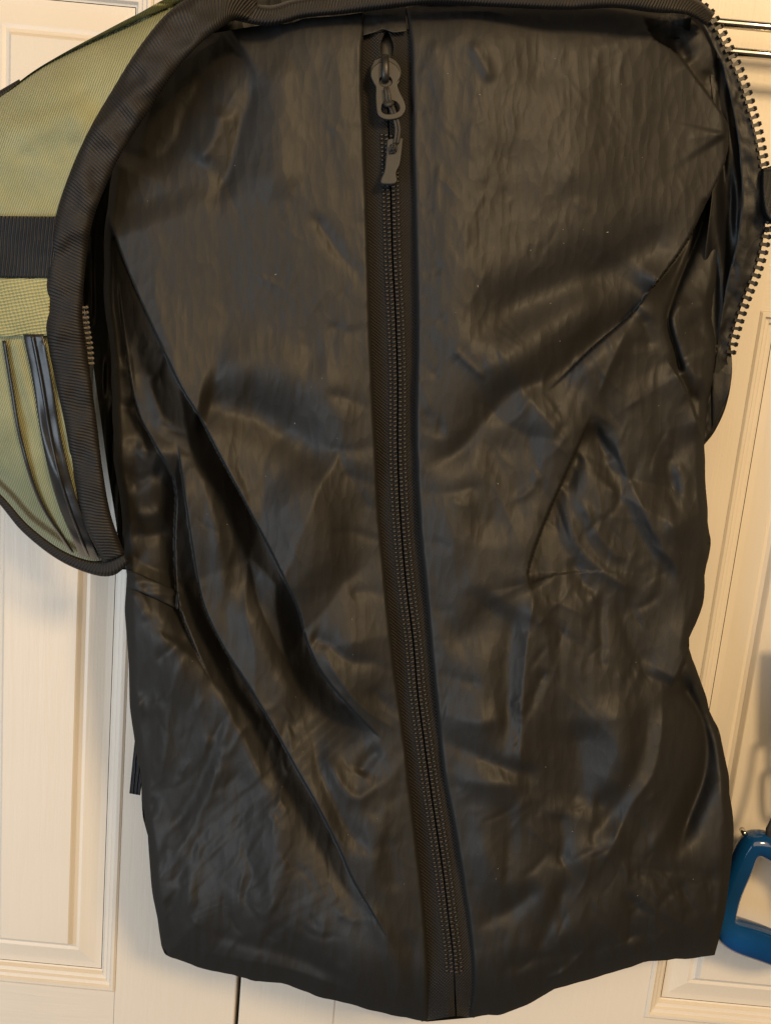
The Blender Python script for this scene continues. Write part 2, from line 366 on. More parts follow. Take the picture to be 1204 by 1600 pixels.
C = lambda **k: k
LST = [
 ('crease', [(265, 1470), (340, 1494), (450, 1515), (540, 1546), (640, 1574)], 2.5, 9), ('ridge', [(300, 1450), (380, 1475), (470, 1500), (560, 1545)], -4, 14),
 ('ridge', [(378, 905), (410, 985), (440, 1060), (480, 1130)], 6, 26, C(ta=.3, tb=.3)),
 ('ridge', [(350, 30), (260, 95), (205, 180), (172, 255)], -24, 46, C(ta=.05, tb=.1, raw=1)),
 ('cliff', [(168, 330), (200, 420), (235, 500), (282, 600), (313, 651), (347, 716), (382, 781), (416, 845), (442, 897), (468, 953), (479, 997), (500, 1045), (530, 1085), (560, 1118), (600, 1158)], 8, 4, C(far=130, near=380, low=16, ta=.05, tb=.12, trench=(18, 48))),
 ('cliff', [(278, 690), (291, 781), (302, 854), (313, 919), (326, 962), (352, 1014), (389, 1071), (426, 1132), (459, 1192), (496, 1257), (529, 1322), (552, 1374), (585, 1430), (620, 1490)], 8, 5, C(far=70, near=380, low=10, ta=.12, tb=.3, trench=(15, 40))),
 ('cliff', [(185, 430), (192, 500), (213, 630), (239, 686), (265, 733), (276, 768), (274, 846), (278, 932), (291, 975), (313, 1027), (335, 1070)], 4, 6, C(far=34, near=60, low=8, trench=(6, 20))),
 ('ridge', [(302, 1000), (276, 1048), (262, 1100), (258, 1170), (240, 1240)], 6, 15),
 ('ridge', [(330, 1060), (360, 1120), (390, 1180), (415, 1250)], 5, 18),
 ('ridge', [(308, 628), (399, 649), (464, 690), (520, 722), (575, 740)], -12, 36, C(ta=.08, tb=.4)),
 ('ridge', [(330, 560), (420, 580), (500, 600), (560, 590)], 5, 50),
 ('ridge', [(420, 750), (480, 830), (530, 920)], 4, 60),
 ('ridge', [(330, 100), (296, 165), (272, 225), (226, 262)], -9, 17),
 ('ridge', [(250, 130), (225, 200), (210, 260)], 5, 16),
 ('ridge', [(345, 160), (335, 210), (310, 260)], 4, 16),
 ('ridge', [(382, 95), (391, 142), (378, 190), (360, 259), (326, 337)], -4.5, 12),
 ('ridge', [(430, 60), (435, 200), (420, 330)], 4, 36),
 ('ridge', [(480, 325), (500, 350), (529, 393), (576, 446)], -2.2, 9),
 ('ridge', [(530, 60), (538, 180), (545, 300)], 2.5, 22),
 ('ridge', [(510, 505), (545, 520), (580, 512)], -3, 7, C(tb=0)), ('ridge', [(505, 612), (545, 625), (586, 640)], -4.5, 10, C(tb=0)),
 ('ridge', [(500, 700), (540, 705), (590, 698)], -4, 9, C(tb=0)), ('ridge', [(530, 738), (560, 748), (592, 757)], -4, 7, C(tb=0)),
 ('ridge', [(510, 835), (550, 832), (596, 846)], -3, 7, C(tb=0)), ('ridge', [(540, 930), (580, 925), (606, 935)], -2.5, 8, C(tb=0)),
 ('ridge', [(483, 994), (515, 1008), (550, 1034), (600, 1030)], -6, 12, C(ta=.1)),
 ('ridge', [(572, 1030), (600, 1043), (620, 1050)], -4, 7, C(tb=0)),
 ('crease', [(500, 1010), (530, 1062), (570, 1108), (634, 1150)], 4, 14), ('ridge', [(600, 1170), (575, 1185), (560, 1215)], -4, 14),
 ('ridge', [(575, 1070), (600, 1100), (632, 1120)], -4, 11),
 ('ridge', [(500, 1165), (530, 1222), (552, 1248), (575, 1240), (610, 1212), (640, 1170)], 5, 11, C(ta=.2, tb=.2)),
 ('ridge', [(487, 1136), (501, 1206), (533, 1280), (566, 1322), (600, 1340)], -6, 13),
 ('ridge', [(575, 1285), (610, 1250), (645, 1235)], -3, 9, C(tb=0)),
 ('ridge', [(600, 1300), (612, 1360), (620, 1400)], -2.5, 12),
 ('ridge', [(560, 1400), (600, 1460), (622, 1520), (628, 1570)], 5, 13, C(ta=.3, tb=.15)),
 ('ridge', [(640, 1450), (648, 1520), (650, 1580)], -3, 12),
 ('ridge', [(428, 1200), (433, 1280), (433, 1370), (414, 1430), (380, 1450)], 5, 26),
 ('ridge', [(300, 1420), (380, 1450), (460, 1480), (540, 1530)], -4, 26),
 ('ridge', [(380, 1200), (375, 1290), (395, 1370), (410, 1420)], -1.2, 12),
 ('ridge', [(365, 1120), (330, 1230), (280, 1330), (262, 1420)], 3.5, 13), ('ridge', [(345, 1140), (300, 1250), (256, 1310)], -3.5, 11),
 ('ridge', [(320, 1300), (300, 1370), (290, 1440)], 3, 10), ('ridge', [(288, 1330), (270, 1400), (268, 1460)], -3, 9),
 ('ridge', [(205, 1090), (230, 1110), (262, 1098)], 3, 14),
 ('ridge', [(215, 960), (250, 985), (300, 1005)], -3, 10), ('ridge', [(240, 1035), (275, 1012), (302, 1002)], -3.5, 8),
 ('ridge', [(200, 680), (215, 720), (200, 760)], -5, 14), ('ridge', [(196, 770), (230, 745), (262, 740)], -4, 10),
 ('ridge', [(205, 800), (230, 805), (260, 795)], 3.5, 9), ('ridge', [(200, 830), (230, 838), (268, 826)], -4, 10),
 ('ridge', [(182, 560), (205, 590), (200, 640)], 3, 12), ('ridge', [(225, 560), (240, 620), (262, 680)], 3, 8), ('ridge', [(232, 600), (250, 570), (256, 540)], 2.5, 6),
 ('ridge', [(300, 700), (330, 790), (345, 870), (352, 960)], 3.5, 14),
]
RST = [
 ('crease', [(750, 1568), (800, 1555), (850, 1530), (930, 1508), (1000, 1488), (1090, 1476)], 2.5, 9), ('ridge', [(760, 1530), (830, 1500), (900, 1490), (980, 1470)], -4, 14),
 ('ridge', [(720, 1300), (760, 1350), (840, 1400), (880, 1440)], 4, 30), ('ridge', [(900, 1120), (905, 1200), (890, 1280)], -5, 34), ('ridge', [(960, 1080), (970, 1180), (940, 1260)], 5, 30),
 ('cliff', [(1003, 20), (1010, 45), (1022, 62), (1056, 84), (1088, 126), (1116, 163), (1146, 208)], 6, 8, C(far=50, near=40, low=8, side=-1, ta=.15, tb=.05)),
 ('ridge', [(1045, 50), (1060, 75), (1078, 100)], -5, 14), ('ridge', [(1125, 95), (1112, 115), (1095, 135)], -7, 7), ('ridge', [(1100, 108), (1105, 118), (1125, 125)], -3, 4),
 ('cliff', [(1143, 206), (1130, 256), (1102, 316), (1065, 386), (1019, 447), (995, 480)], 3, 4, C(far=70, near=80, low=14, side=-1, ta=.03, tb=.2, trench=(14, 30))),
 ('crease', [(1070, 218), (1100, 212), (1140, 207)], .8, 8, C(tb=0)),
 ('ridge', [(1010, 462), (985, 490), (920, 540), (860, 590), (800, 612), (760, 655), (715, 705), (655, 732)], -13, 24, C(ta=.08, tb=.1)),
 ('ridge', [(1060, 420), (1000, 480), (930, 560), (880, 610)], 5, 26, C(ta=.2)),
 ('ridge', [(960, 455), (880, 500), (800, 560), (730, 620)], 4, 32),
 ('ridge', [(1075, 320), (1000, 400), (880, 448), (786, 490), (740, 560)], -10, 42),
 ('ridge', [(1107, 308), (1090, 370), (1065, 430), (1046, 480), (1043, 505), (1055, 550), (1065, 585)], -9, 3, C(ta=.05, tb=.05, raw=1)),
 ('ridge', [(1070, 500), (1095, 520), (1112, 545)], -6, 12), ('ridge', [(1050, 470), (1075, 480), (1110, 470)], 4, 14), ('ridge', [(1065, 560), (1090, 590), (1110, 585)], 4, 18), ('ridge', [(1075, 610), (1095, 628), (1112, 620)], -5, 14),
 ('cliff', [(1040, 560), (1065, 600), (1082, 640), (1098, 690)], 6, 6, C(far=50, near=22, low=5, side=-1)),
 ('cliff', [(923, 646), (898, 703), (865, 778), (842, 833), (823, 894), (832, 925)], 3, 2, C(far=70, near=60, low=5, side=-1, ta=.2, tb=.1, trench=(6, 24))),
 ('ridge', [(926, 656), (946, 716), (974, 782), (1012, 856), (1060, 924)], -6, 18, C(ta=.1, tb=.2)), ('crease', [(938, 652), (968, 712), (996, 778), (1034, 852), (1078, 920)], 5, 26),
 ('ridge', [(925, 660), (935, 690), (960, 720)], -5, 11), ('ridge', [(905, 700), (895, 740), (880, 770)], -4, 10),
 ('ridge', [(1000, 490), (1010, 520), (1015, 550)], -4, 8), ('crease', [(985, 500), (950, 580), (925, 640)], 3, 12),
 ('ridge', [(980, 580), (1000, 680), (1030, 780)], 3, 26), ('ridge', [(1060, 700), (1065, 780), (1050, 860)], 4, 22), ('ridge', [(1040, 700), (1050, 760), (1065, 820)], -3, 9),
 ('ridge', [(880, 775), (902, 852), (949, 898), (995, 928)], 4, 9), ('ridge', [(905, 770), (930, 830), (975, 880)], 3, 8), ('crease', [(851, 936), (890, 950), (926, 968)], 1.2, 9), ('ridge', [(890, 870), (910, 910), (935, 930)], -3, 9),
 ('ridge', [(940, 915), (938, 970), (942, 1050)], -4.5, 8), ('ridge', [(960, 930), (985, 1000), (1020, 1060)], -3.5, 14),
 ('ridge', [(900, 590), (862, 700), (848, 790), (826, 890)], 4, 36),
 ('ridge', [(770, 660), (775, 760), (765, 860)], -4, 45),
 ('crease', [(836, 915), (824, 1000), (818, 1060), (816, 1110), (812, 1170), (815, 1222)], 6, 24, C(ta=.15, tb=.12)), ('ridge', [(812, 930), (796, 1010), (792, 1100), (786, 1190)], -6, 24),
 ('ridge', [(845, 1040), (836, 1090), (815, 1130)], -3, 6), ('crease', [(796, 1105), (812, 1095), (812, 1120)], 3, 6), ('ridge', [(806, 1160), (812, 1130), (806, 1180)], -3, 4),
 ('ridge', [(675, 1148), (733, 1176), (803, 1203), (850, 1206)], -8, 14, C(ta=.05, tb=.2)), ('ridge', [(690, 1120), (750, 1130), (800, 1120)], 5, 22, C(ta=.05)), ('ridge', [(700, 1215), (760, 1225), (830, 1225)], 4, 18),
 ('ridge', [(780, 930), (740, 985), (690, 1010)], -5, 30), ('ridge', [(672, 1050), (710, 1060), (760, 1075)], -4, 9, C(ta=0)),
 ('crease', [(1036, 1050), (1034, 1090), (1033, 1140), (1020, 1209), (984, 1262), (947, 1340), (910, 1385)], 5, 24), ('ridge', [(1012, 1080), (1010, 1140), (994, 1205), (958, 1262), (925, 1330)], -5, 20),
 ('cliff', [(1030, 432), (1010, 462), (986, 493), (926, 545), (880, 590), (848, 618)], 4, 2, C(far=60, near=70, low=4, side=1, ta=.15, tb=.55, trench=(10, 34))),
 ('ridge', [(1050, 1060), (1078, 1090), (1100, 1140), (1098, 1209), (1073, 1279), (1052, 1350)], -19, 17, C(ta=.1, tb=.25, raw=1)),
 ('ridge', [(1062, 1120), (1082, 1186), (1068, 1242), (1035, 1300), (985, 1370)], 5, 14),
 ('cliff', [(1076, 1005), (1062, 1045), (1048, 1075)], 6, 5, C(far=40, near=25, low=8, side=-1, ta=0)),
 ('ridge', [(1125, 1200), (1130, 1290), (1118, 1380)], 4, 16),
 ('ridge', [(886, 1362), (930, 1330), (985, 1300)], 4, 26), ('ridge', [(1000, 1400), (985, 1430), (990, 1480)], -6, 18), ('crease', [(1045, 1447), (1020, 1478), (998, 1507)], 4, 7), ('crease', [(940, 1455), (890, 1510), (826, 1567)], 4, 9), ('ridge', [(900, 1500), (860, 1520), (800, 1560)], -3, 10),
 ('ridge', [(885, 1365), (865, 1430), (835, 1500)], -5, 16), ('ridge', [(870, 1260), (880, 1310), (872, 1360)], -3.5, 14),
 ('ridge', [(798, 1240), (796, 1320), (790, 1400)], -3, 14), ('ridge', [(740, 1250), (755, 1340), (760, 1420)], 3, 20), ('ridge', [(740, 1440), (790, 1425), (850, 1380)], -5, 18),
 ('ridge', [(1060, 1370), (1075, 1410), (1085, 1440)], -3, 6), ('ridge', [(1010, 1370), (1040, 1420), (1060, 1440)], 2.5, 5), ('ridge', [(1040, 1360), (1050, 1400), (1075, 1430)], 2.5, 5), ('ridge', [(1112, 1355), (1108, 1390), (1120, 1430)], -4, 7),
 ('crease', [(702, 540), (725, 562), (760, 594)], 2.6, 6), ('crease', [(654, 590), (668, 630), (689, 688)], 3, 7, C(ta=.05)), ('ridge', [(655, 640), (680, 660), (690, 690)], -2.5, 8),
 ('crease', [(686, 250), (681, 300), (678, 345)], 1.6, 6), ('ridge', [(680, 60), (690, 160), (684, 260)], 2, 16), ('ridge', [(735, 60), (760, 110), (770, 130)], 1.6, 8), ('ridge', [(645, 130), (665, 105), (680, 60)], 1.8, 8),
 ('ridge', [(648, 412), (670, 425), (695, 410)], -2.5, 7, C(ta=0)), ('ridge', [(650, 500), (675, 496), (700, 505)], -3, 7, C(ta=0)), ('ridge', [(650, 560), (665, 575), (690, 590)], -3, 8, C(ta=0)), ('ridge', [(648, 660), (670, 668), (700, 666)], -3, 7, C(ta=0)),
 ('ridge', [(650, 765), (690, 772), (760, 760)], -5, 14, C(ta=0)), ('ridge', [(656, 850), (680, 848), (710, 862)], -2.5, 8, C(ta=0)), ('ridge', [(664, 945), (690, 955), (712, 950)], -3, 8, C(ta=0)), ('ridge', [(648, 320), (665, 326), (685, 322)], -2, 5, C(ta=0)),
 ('ridge', [(690, 1225), (705, 1232), (720, 1222)], -3, 7, C(ta=0)), ('ridge', [(725, 1440), (745, 1448), (775, 1440)], -3, 7, C(ta=0)),
 ('ridge', [(850, 100), (900, 200), (930, 320)], 2, 60), ('ridge', [(800, 200), (780, 330), (740, 430)], -2, 40),
]
def random_folds(poly_box, n, ang, spread, hmm, wpx, seed):
    r = random.Random(seed); out = []
    x0, y0, x1, y1 = poly_box
    for _ in range(n):
        x, y = r.uniform(x0, x1), r.uniform(y0, y1); a = math.radians(ang + r.gauss(0, spread)); L = r.uniform(25, 110)
        b = a + r.gauss(0, .35); x2, y2 = x + math.cos(a) * L * .5, y + math.sin(a) * L * .5
        out.append((r.choice(['ridge', 'crease', 'crease']), [(x, y), (x2, y2), (x2 + math.cos(b) * L * .5, y2 + math.sin(b) * L * .5)], r.choice([-1, 1]) * r.uniform(.35, 1.2) * hmm, r.uniform(.3, .75) * wpx, C(ta=.4, tb=.4)))
    return out
LST += random_folds((215, 1060, 470, 1520), 140, 112, 18, 1.1, 8, 1) + random_folds((300, 100, 570, 1000), 50, 85, 30, .5, 9, 2) + random_folds((400, 1080, 640, 1570), 60, 70, 25, .9, 9, 3) + random_folds((190, 500, 300, 900), 20, 80, 25, 1.0, 8, 8)
RST += random_folds((660, 40, 1080, 480), 90, 90, 20, .5, 8, 4) + random_folds((830, 500, 1090, 1060), 120, 75, 32, 1.0, 8, 5) + random_folds((700, 1200, 1080, 1540), 90, 100, 32, .9, 9, 6) + random_folds((960, 1330, 1110, 1480), 40, 60, 25, 1.3, 6, 7) + random_folds((660, 500, 830, 1200), 30, 95, 30, .6, 9, 9)
def puckers(path, side, n, seed):
    r = random.Random(seed); out = []
    for _ in range(n):
        k = r.randrange(4, len(path) - 3); x, y = path[k]; L = r.uniform(14, 46)
        out.append(('ridge', [(x, y), (x + side * L * .5, y + r.gauss(0, 4)), (x + side * L, y + r.gauss(0, 9))], r.choice([-1, -1, 1]) * r.uniform(.3, 1.2), r.uniform(3.5, 7), C(ta=0, tb=.7)))
    return out
LST += puckers(pZL, -1, 40, 21); RST += puckers(pZR, 1, 40, 22)

from mathutils.geometry import delaunay_2d_cdt
def facets(U, V, sx, sy, seed, shear=0.0):
    """crumpled cloth: flat facets between random points, sx by sy px apart"""
    r = np.random.default_rng(seed); X = (U - shear * V) / sx; Y = V / sy
    x0, x1, y0, y1 = -420 / sx, 1500 / sx, -120 / sy, 1720 / sy
    gx_, gy_ = np.meshgrid(np.arange(x0, x1 + 1), np.arange(y0, y1 + 1)); pts = np.stack([gx_.ravel(), gy_.ravel()], 1) + r.uniform(-.48, .48, (gx_.size, 2))
    res = delaunay_2d_cdt([Vector(p.tolist()) for p in pts], [], [], 0, 1e-6)
    pv = np.array([tuple(p) for p in res[0]]); h = r.normal(0, 1, len(pv)); out = np.zeros(U.shape); xf, yf, of = X.ravel(), Y.ravel(), out.ravel()
    key = np.floor(yf).astype(int); order = np.argsort(yf, kind='stable'); ys = yf[order]
    for tri in res[2]:
        a, b, c = pv[tri[0]], pv[tri[1]], pv[tri[2]]
        lo = min(a[1], b[1], c[1]); hi = max(a[1], b[1], c[1]); i0, i1 = np.searchsorted(ys, [lo, hi]); m = order[i0:i1]
        if not len(m): continue
        m = m[(xf[m] >= min(a[0], b[0], c[0])) & (xf[m] <= max(a[0], b[0], c[0]))]
        den = (b[1] - c[1]) * (a[0] - c[0]) + (c[0] - b[0]) * (a[1] - c[1])
        if abs(den) < 1e-12 or not len(m): continue
        w0 = ((b[1] - c[1]) * (xf[m] - c[0]) + (c[0] - b[0]) * (yf[m] - c[1])) / den; w1 = ((c[1] - a[1]) * (xf[m] - c[0]) + (a[0] - c[0]) * (yf[m] - c[1])) / den; w2 = 1 - w0 - w1
        k = (w0 >= -1e-6) & (w1 >= -1e-6) & (w2 >= -1e-6); of[m[k]] = (w0 * h[tri[0]] + w1 * h[tri[1]] + w2 * h[tri[2]])[k]
    return out
def snap(U, V, strokes):
    """slide grid points along their rows so that the crisp fold edges run between two columns"""
    U, V = U.copy(), V.copy()
    for st in strokes:
        if st[0] != 'cliff': continue
        pa = cr(st[1], max(8, int(len(st[1]) * 4))); s_, a = seg_dist(U, V, pa)
        ok = (a > .01) & (a < .99)
        x = (np.sign(s_[:, :-1]) != np.sign(s_[:, 1:])) & ok[:, :-1] & ok[:, 1:] & (np.abs(s_[:, :-1]) < 12) & (np.abs(s_[:, 1:]) < 12)
        jj, ii = np.where(x); keep = (ii > 1) & (ii < U.shape[1] - 3); jj, ii = jj[keep], ii[keep]
        s0, s1 = s_[jj, ii], s_[jj, ii + 1]; t = s0 / (s0 - s1)
        cu = U[jj, ii] + t * (U[jj, ii + 1] - U[jj, ii]); cv = V[jj, ii] + t * (V[jj, ii + 1] - V[jj, ii])
        du = U[jj, ii + 1] - U[jj, ii]; dv = V[jj, ii + 1] - V[jj, ii]; L = np.abs(s1 - s0) + 1e-6; e = np.minimum(.45 / L, .45)
        U[jj, ii], V[jj, ii] = cu - du * e, cv - dv * e; U[jj, ii + 1], V[jj, ii + 1] = cu + du * e, cv + dv * e
    return U, V
def panel_depth(U, V, strokes, zpath, seed):
    D = edge(U, V, base(U, V))
    s = np.abs(seg_dist(U, V, zpath)[0])
    lift = .0035 + .004 * smooth(s / 90)
    f = folds(U, V, [q for q in strokes if q[0] != 'cliff']); fc = folds(U, V, [q for q in strokes if q[0] == 'cliff'])
    n = .0022 * fbm(U / 130 + seed, V / 240, 2) + .0001 * fbm(U / 30 + 5 * seed + fbm(U / 90, V / 90, 2), V / 110, 3)
    sd = int(seed); wu = U + 14 * fbm(U / 120, V / 120 + seed, 2); wv = V + 14 * fbm(U / 120 + 7, V / 120, 2)
    am = (.3 + .7 * smooth((V - 420) / 300)) * (1 - .45 * smooth((V - 1180) / 160)); n = n + am * blur((.0058 if sd < 5 else .0044) * facets(wu, wv, 96, 200, sd + 41, .12) + .0004 * facets(wu, wv, 34, 120, sd + 1, -.1), 1) + .00012 * am * blur(facets(wu, wv, 13, 40, sd + 2), 1)
    att = .32 + .68 * smooth(s / 80)
    D = D + lift + (f * 1.08 + n) * att
    t = np.clip(s / 7, 0, 1); D = D - .0055 * (1 - np.sqrt(1 - (1 - t)**2 + 1e-9))
    return blur(D, 1) + fc * att

bp = empty('backpack', tuple(P(640, 1560, .09)), 'unzipped backpack with crinkled black nylon inside and green canvas flap, hung on the doors', 'backpack')
NU, NV = 235, 640
U, V = snap(*coons(LEFT, ZL, TOPL, BOTL, NU, NV), LST)
PD = [(U, V, panel_depth(U, V, LST, pZL, 3.0))]; o = shell('front_panel', U, V, PD[0][2], .0009, M_NYLON, bp); o['label'] = 'crinkled black nylon left of the centre zipper'
U, V = snap(*coons(ZR, RIGHT, TOPR, BOTR, NU, NV), RST)
PD.append((U, V, panel_depth(U, V, RST, pZR, 9.0))); o = shell('front_panel', U, V, PD[1][2], .0009, M_NYLON, bp); o['label'] = 'crinkled black nylon right of the centre zipper'

# specks of lint on the cloth
vs, fs = [], []
for k in range(70):
    U, V, D = PD[k % 2]; j, i = int(rng.integers(30, NV - 40)), int(rng.integers(12, NU - 14)); c = P(U[j, i], V[j, i], D[j, i] + .0002); r_ = float(rng.uniform(.00012, .0003)); a = rng.normal(0, 1, 3); a[1] *= .2; a /= np.linalg.norm(a)
    b = len(vs); st = float(rng.choice([1, 1, 1, 3])); t = np.array([a[2], 0, -a[0]])
    vs += [c - a * r_ * st, c + a * r_ * st, c + t * r_ * .7, c - t * r_ * .7, c + np.array([0, -r_, 0])]; fs += [[b, b + 2, b + 4], [b + 2, b + 1, b + 4], [b + 1, b + 3, b + 4], [b + 3, b, b + 4]]
o = mesh('lint', vs, fs, simple('pale_lint', (.32, .29, .25), .9), bp); o['kind'] = 'stuff'
# body behind the front panels
ring = np.vstack([SIL, cr(TOPR, 20)[::-1], cr(TOPL, 20)[::-1]])
cen = np.array([640, 780]); layers = [(.0, .075), (.02, .06), (.03, .03), (.06, .012)]
vs, fs = [], []; n = len(ring)
for sh, d in layers:
    q = ring + (cen - ring) * sh - (np.array([0, 0])); vs += P(q[:, 0], q[:, 1], np.full(n, d)).tolist()
for i in range(len(layers) - 1):
    for k in range(n): fs.append([i * n + k, i * n + (k + 1) % n, (i + 1) * n + (k + 1) % n, (i + 1) * n + k])
fs.append(list(range((len(layers) - 1) * n, len(layers) * n)))
mesh('back_body', vs, fs, M_LINING, bp)

# ---- centre zipper
ztl = [(x - 9, y) for x, y in ZL]; ztr = [(x + 9, y) for x, y in ZR]
ztl[0] = (561, 50); ztr[0] = (643, 44)
CO = [(604, 50), (605, 120), (607, 200), (610, 290), (613, 400), (618, 500), (621, 600), (621, 700), (625, 800), (633, 900), (645, 1000), (652, 1080), (661, 1150), (675, 1250), (690, 1350), (700, 1430), (708, 1500), (712, 1588)]
pCO = cr(CO, 260)
def tape_depth(U, V):
    D = edge(U, V, base(U, V)) - .0030
    s = seg_dist(U, V, pCO)[0]
    return D + .0016 * np.exp(-(s / 20)**4) + .0005 * fbm(U / 25, V / 60, 2)
def open_shift(U, V):
    """the two tapes part above the slider"""
    t = smooth((105 - V) / 25) * smooth((V - 44) / 22); s = U - np.interp(V, pCO[:, 1], pCO[:, 0])
    return t
halves = []
for sgn in (-1, 1):
    inner = [(x + sgn * (1.2 + 8.5 * float(open_shift(np.array(x), np.array(y)))), y) for x, y in [tuple(p) for p in cr(CO, 90)]]
    a, b = (ztl, inner) if sgn < 0 else (inner, ztr)
    U, V = ruled(a, b, 22, 420)
    halves.append(shell('zipper_tape', U, V, tape_depth(U, V), .001, M_TAPE, bp))
tape = halves[0]
# coil bumps, two columns to each side of the chain
def coil():
    vs, fs = [], []
    path = cr(CO, 4000); seg = np.concatenate([[0], np.cumsum(np.linalg.norm(np.diff(path, axis=0), axis=1))])
    s = 160.0
    while s < seg[-1] - 70:
        x, y = np.interp(s, seg, path[:, 0]), np.interp(s, seg, path[:, 1])
        x2, y2 = np.interp(s + 2, seg, path[:, 0]), np.interp(s + 2, seg, path[:, 1])
        tx, ty = (x2 - x) / 2, (y2 - y) / 2; L = math.hypot(tx, ty); tx /= L; ty /= L; nx, ny = ty, -tx
        for sg in (-1, 1):
            for c0, c1, hh in ((0.9, 7.4, 1.15), (8.8, 14.0, .9)):
                jit = random.gauss(0, .25); skew = 1.3 * (1 if c0 < 5 else -1)
                bx = []
                for (a, b_, h) in ((c0, -2.1, 0), (c1, -2.1, 0), (c1, 2.1, 0), (c0, 2.1, 0), (c0 + 1.2, -.9, hh), (c1 - 1.2, -.9, hh), (c1 - 1.2, .9, hh), (c0 + 1.2, .9, hh)):
                    b2 = b_ + jit + skew * (a - c0) / 8 + (1.6 if sg > 0 else 0)
                    bx.append((x + nx * sg * a + tx * b2, y + ny * sg * a + ty * b2, h))
                arr = np.array(bx); dd = tape_depth(arr[:, 0], arr[:, 1])
                k = len(vs); vs.extend(P(arr[:, 0], arr[:, 1], dd + .0002 + arr[:, 2] * .001).tolist())
                fs.extend([[k, k + 1, k + 5, k + 4], [k + 1, k + 2, k + 6, k + 5], [k + 2, k + 3, k + 7, k + 6], [k + 3, k, k + 4, k + 7], [k + 4, k + 5, k + 6, k + 7], [k + 3, k + 2, k + 1, k]])
        s += 6.6
    o = mesh('zipper_coil', vs, fs, M_COIL, tape); o['kind'] = 'stuff'
coil()
# fabric garage over the top end of the zipper
U, V = coons([(566, 16), (566, 34), (567, 55)], [(634, 8), (634, 28), (635, 48)], [(566, 16), (600, 12), (634, 8)], [(567, 55), (585, 50), (598, 45), (615, 50), (635, 48)], 40, 24)
shell('zipper_garage', U, V, edge(U, V, base(U, V)) + .0015 + .0012 * np.sin((U - 566) / 68 * math.pi) + .0004 * fbm(U / 18, V / 18), .0012, M_NYLON, bp)
# black sheet behind the parted tapes, the slot's shade put into its colour
U, V = ruled([(586, 44), (586, 110)], [(622, 44), (622, 110)], 4, 8)
shell('zipper_slot_shade', U, V, tape_depth(U, V) - .006, .001, M_EMBLEM_SLOT, tape)

def plate(name, outer, holes, d0, thick, mat, parent, bevel=.0004, tilt=None):
    """flat cut plate with holes; outlines in picture px, standing at d0 (function of u, v)"""
    cu = bpy.data.curves.new(name, 'CURVE'); cu.dimensions = '2D'; cu.fill_mode = 'BOTH'; cu.extrude = thick / 2 - bevel; cu.bevel_depth = bevel; cu.bevel_resolution = 2
    pts = np.vstack([outer] + holes); c = pts.mean(0)
    k = float(np.linalg.norm(P(c[0] + 1, c[1], d0) - P(c[0], c[1], d0)))
    for loop in [outer] + holes:
        sp = cu.splines.new('POLY'); sp.points.add(len(loop) - 1); sp.use_cyclic_u = True
        for q, p in zip(sp.points, loop): q.co = ((p[0] - c[0]) * k, -(p[1] - c[1]) * k, 0, 1)
    to = bpy.data.objects.new('tmp', cu); COL.objects.link(to)
    dg = bpy.context.evaluated_depsgraph_get(); me = bpy.data.meshes.new_from_object(to.evaluated_get(dg)); bpy.data.objects.remove(to)
    X = rgt; Y = upv; Z = -fwd
    if tilt: Y = upv * math.cos(tilt) - fwd * math.sin(tilt); Z = np.cross(X, Y)
    o0 = P(c[0], c[1], d0)
    for v in me.vertices: v.co = Vector((o0 + X * v.co.x + Y * v.co.y + Z * v.co.z).tolist())
    me.name = name; return link(name, me, mat, parent, False)
def ell(cx, cy, rx, ry, n=20, a0=0): return [(cx + rx * math.cos(a0 + 2 * math.pi * i / n), cy + ry * math.sin(a0 + 2 * math.pi * i / n)) for i in range(n)]
zd = lambda u, v: float(tape_depth(np.array([float(u)]), np.array([float(v)]))[0])
# slider body, its bridge, the figure-of-eight puller, cord and rubber tab
D_S = zd(604, 115)
plate('slider_body', cr([(585, 96), (580, 112), (586, 130), (594, 138), (614, 138), (622, 128), (625, 112), (618, 97), (602, 90), (585, 96)], 40)[:-1], [], D_S + .0030, .0026, M_SLIDER, tape, .0007)
outer = cr([(592, 101), (583, 108), (580, 118), (584, 128), (588, 136), (588, 150), (589, 168), (592, 178), (602, 184), (614, 184), (626, 180), (632, 170), (630, 158), (622, 142), (619, 130), (624, 120), (621, 109), (612, 101), (602, 98), (592, 101)], 70)[:-1]
plate('zipper_puller', outer, [ell(602, 128, 11.5, 9), cr([(596, 162), (594, 172), (602, 178), (616, 177), (625, 171), (622, 160), (610, 156), (596, 162)], 24)[:-1]], D_S + .0064, .0016, M_SLIDER, tape, .0005, tilt=.10)
br = [Pv(601 + .2 * k, v, D_S + d) for k, (v, d) in enumerate([(87, .003), (90, .0062), (96, .0082), (108, .0092), (118, .0088), (124, .0072), (127, .0045)])]
tube('slider_bridge', cr([tuple(p) for p in br], 18), .0020, M_SLIDER, tape, 10, .55)
cordpts = [(603, 137, .0085), (605, 145, .0098), (606, 154, .0098), (609, 162, .0088), (613, 172, .0078), (618, 186, .0066), (621, 200, .0062), (620, 214, .0060), (618, 224, .0058)]
for k, dx in enumerate((-2.2, 2.6)):
    tube('pull_cord', [Pv(u + dx * (1 if v > 150 else .9), v, D_S + d) for u, v, d in [tuple(q) for q in cr(cordpts, 26)]], .00085, M_CORD, tape, 8)
tube('cord_loop', [Pv(u, v, D_S + d) for u, v, d in [tuple(q) for q in cr([(601, 160, .0086), (604, 163, .0112), (609, 163, .0114), (613, 160, .0090)], 12)]], .0011, M_CORD, tape, 8)
tab = cr([(607, 219), (626, 217), (627, 222), (623, 255), (617, 270), (617, 286), (598, 287), (597, 281), (602, 268), (605, 240), (606, 222), (607, 219)], 60)[:-1]
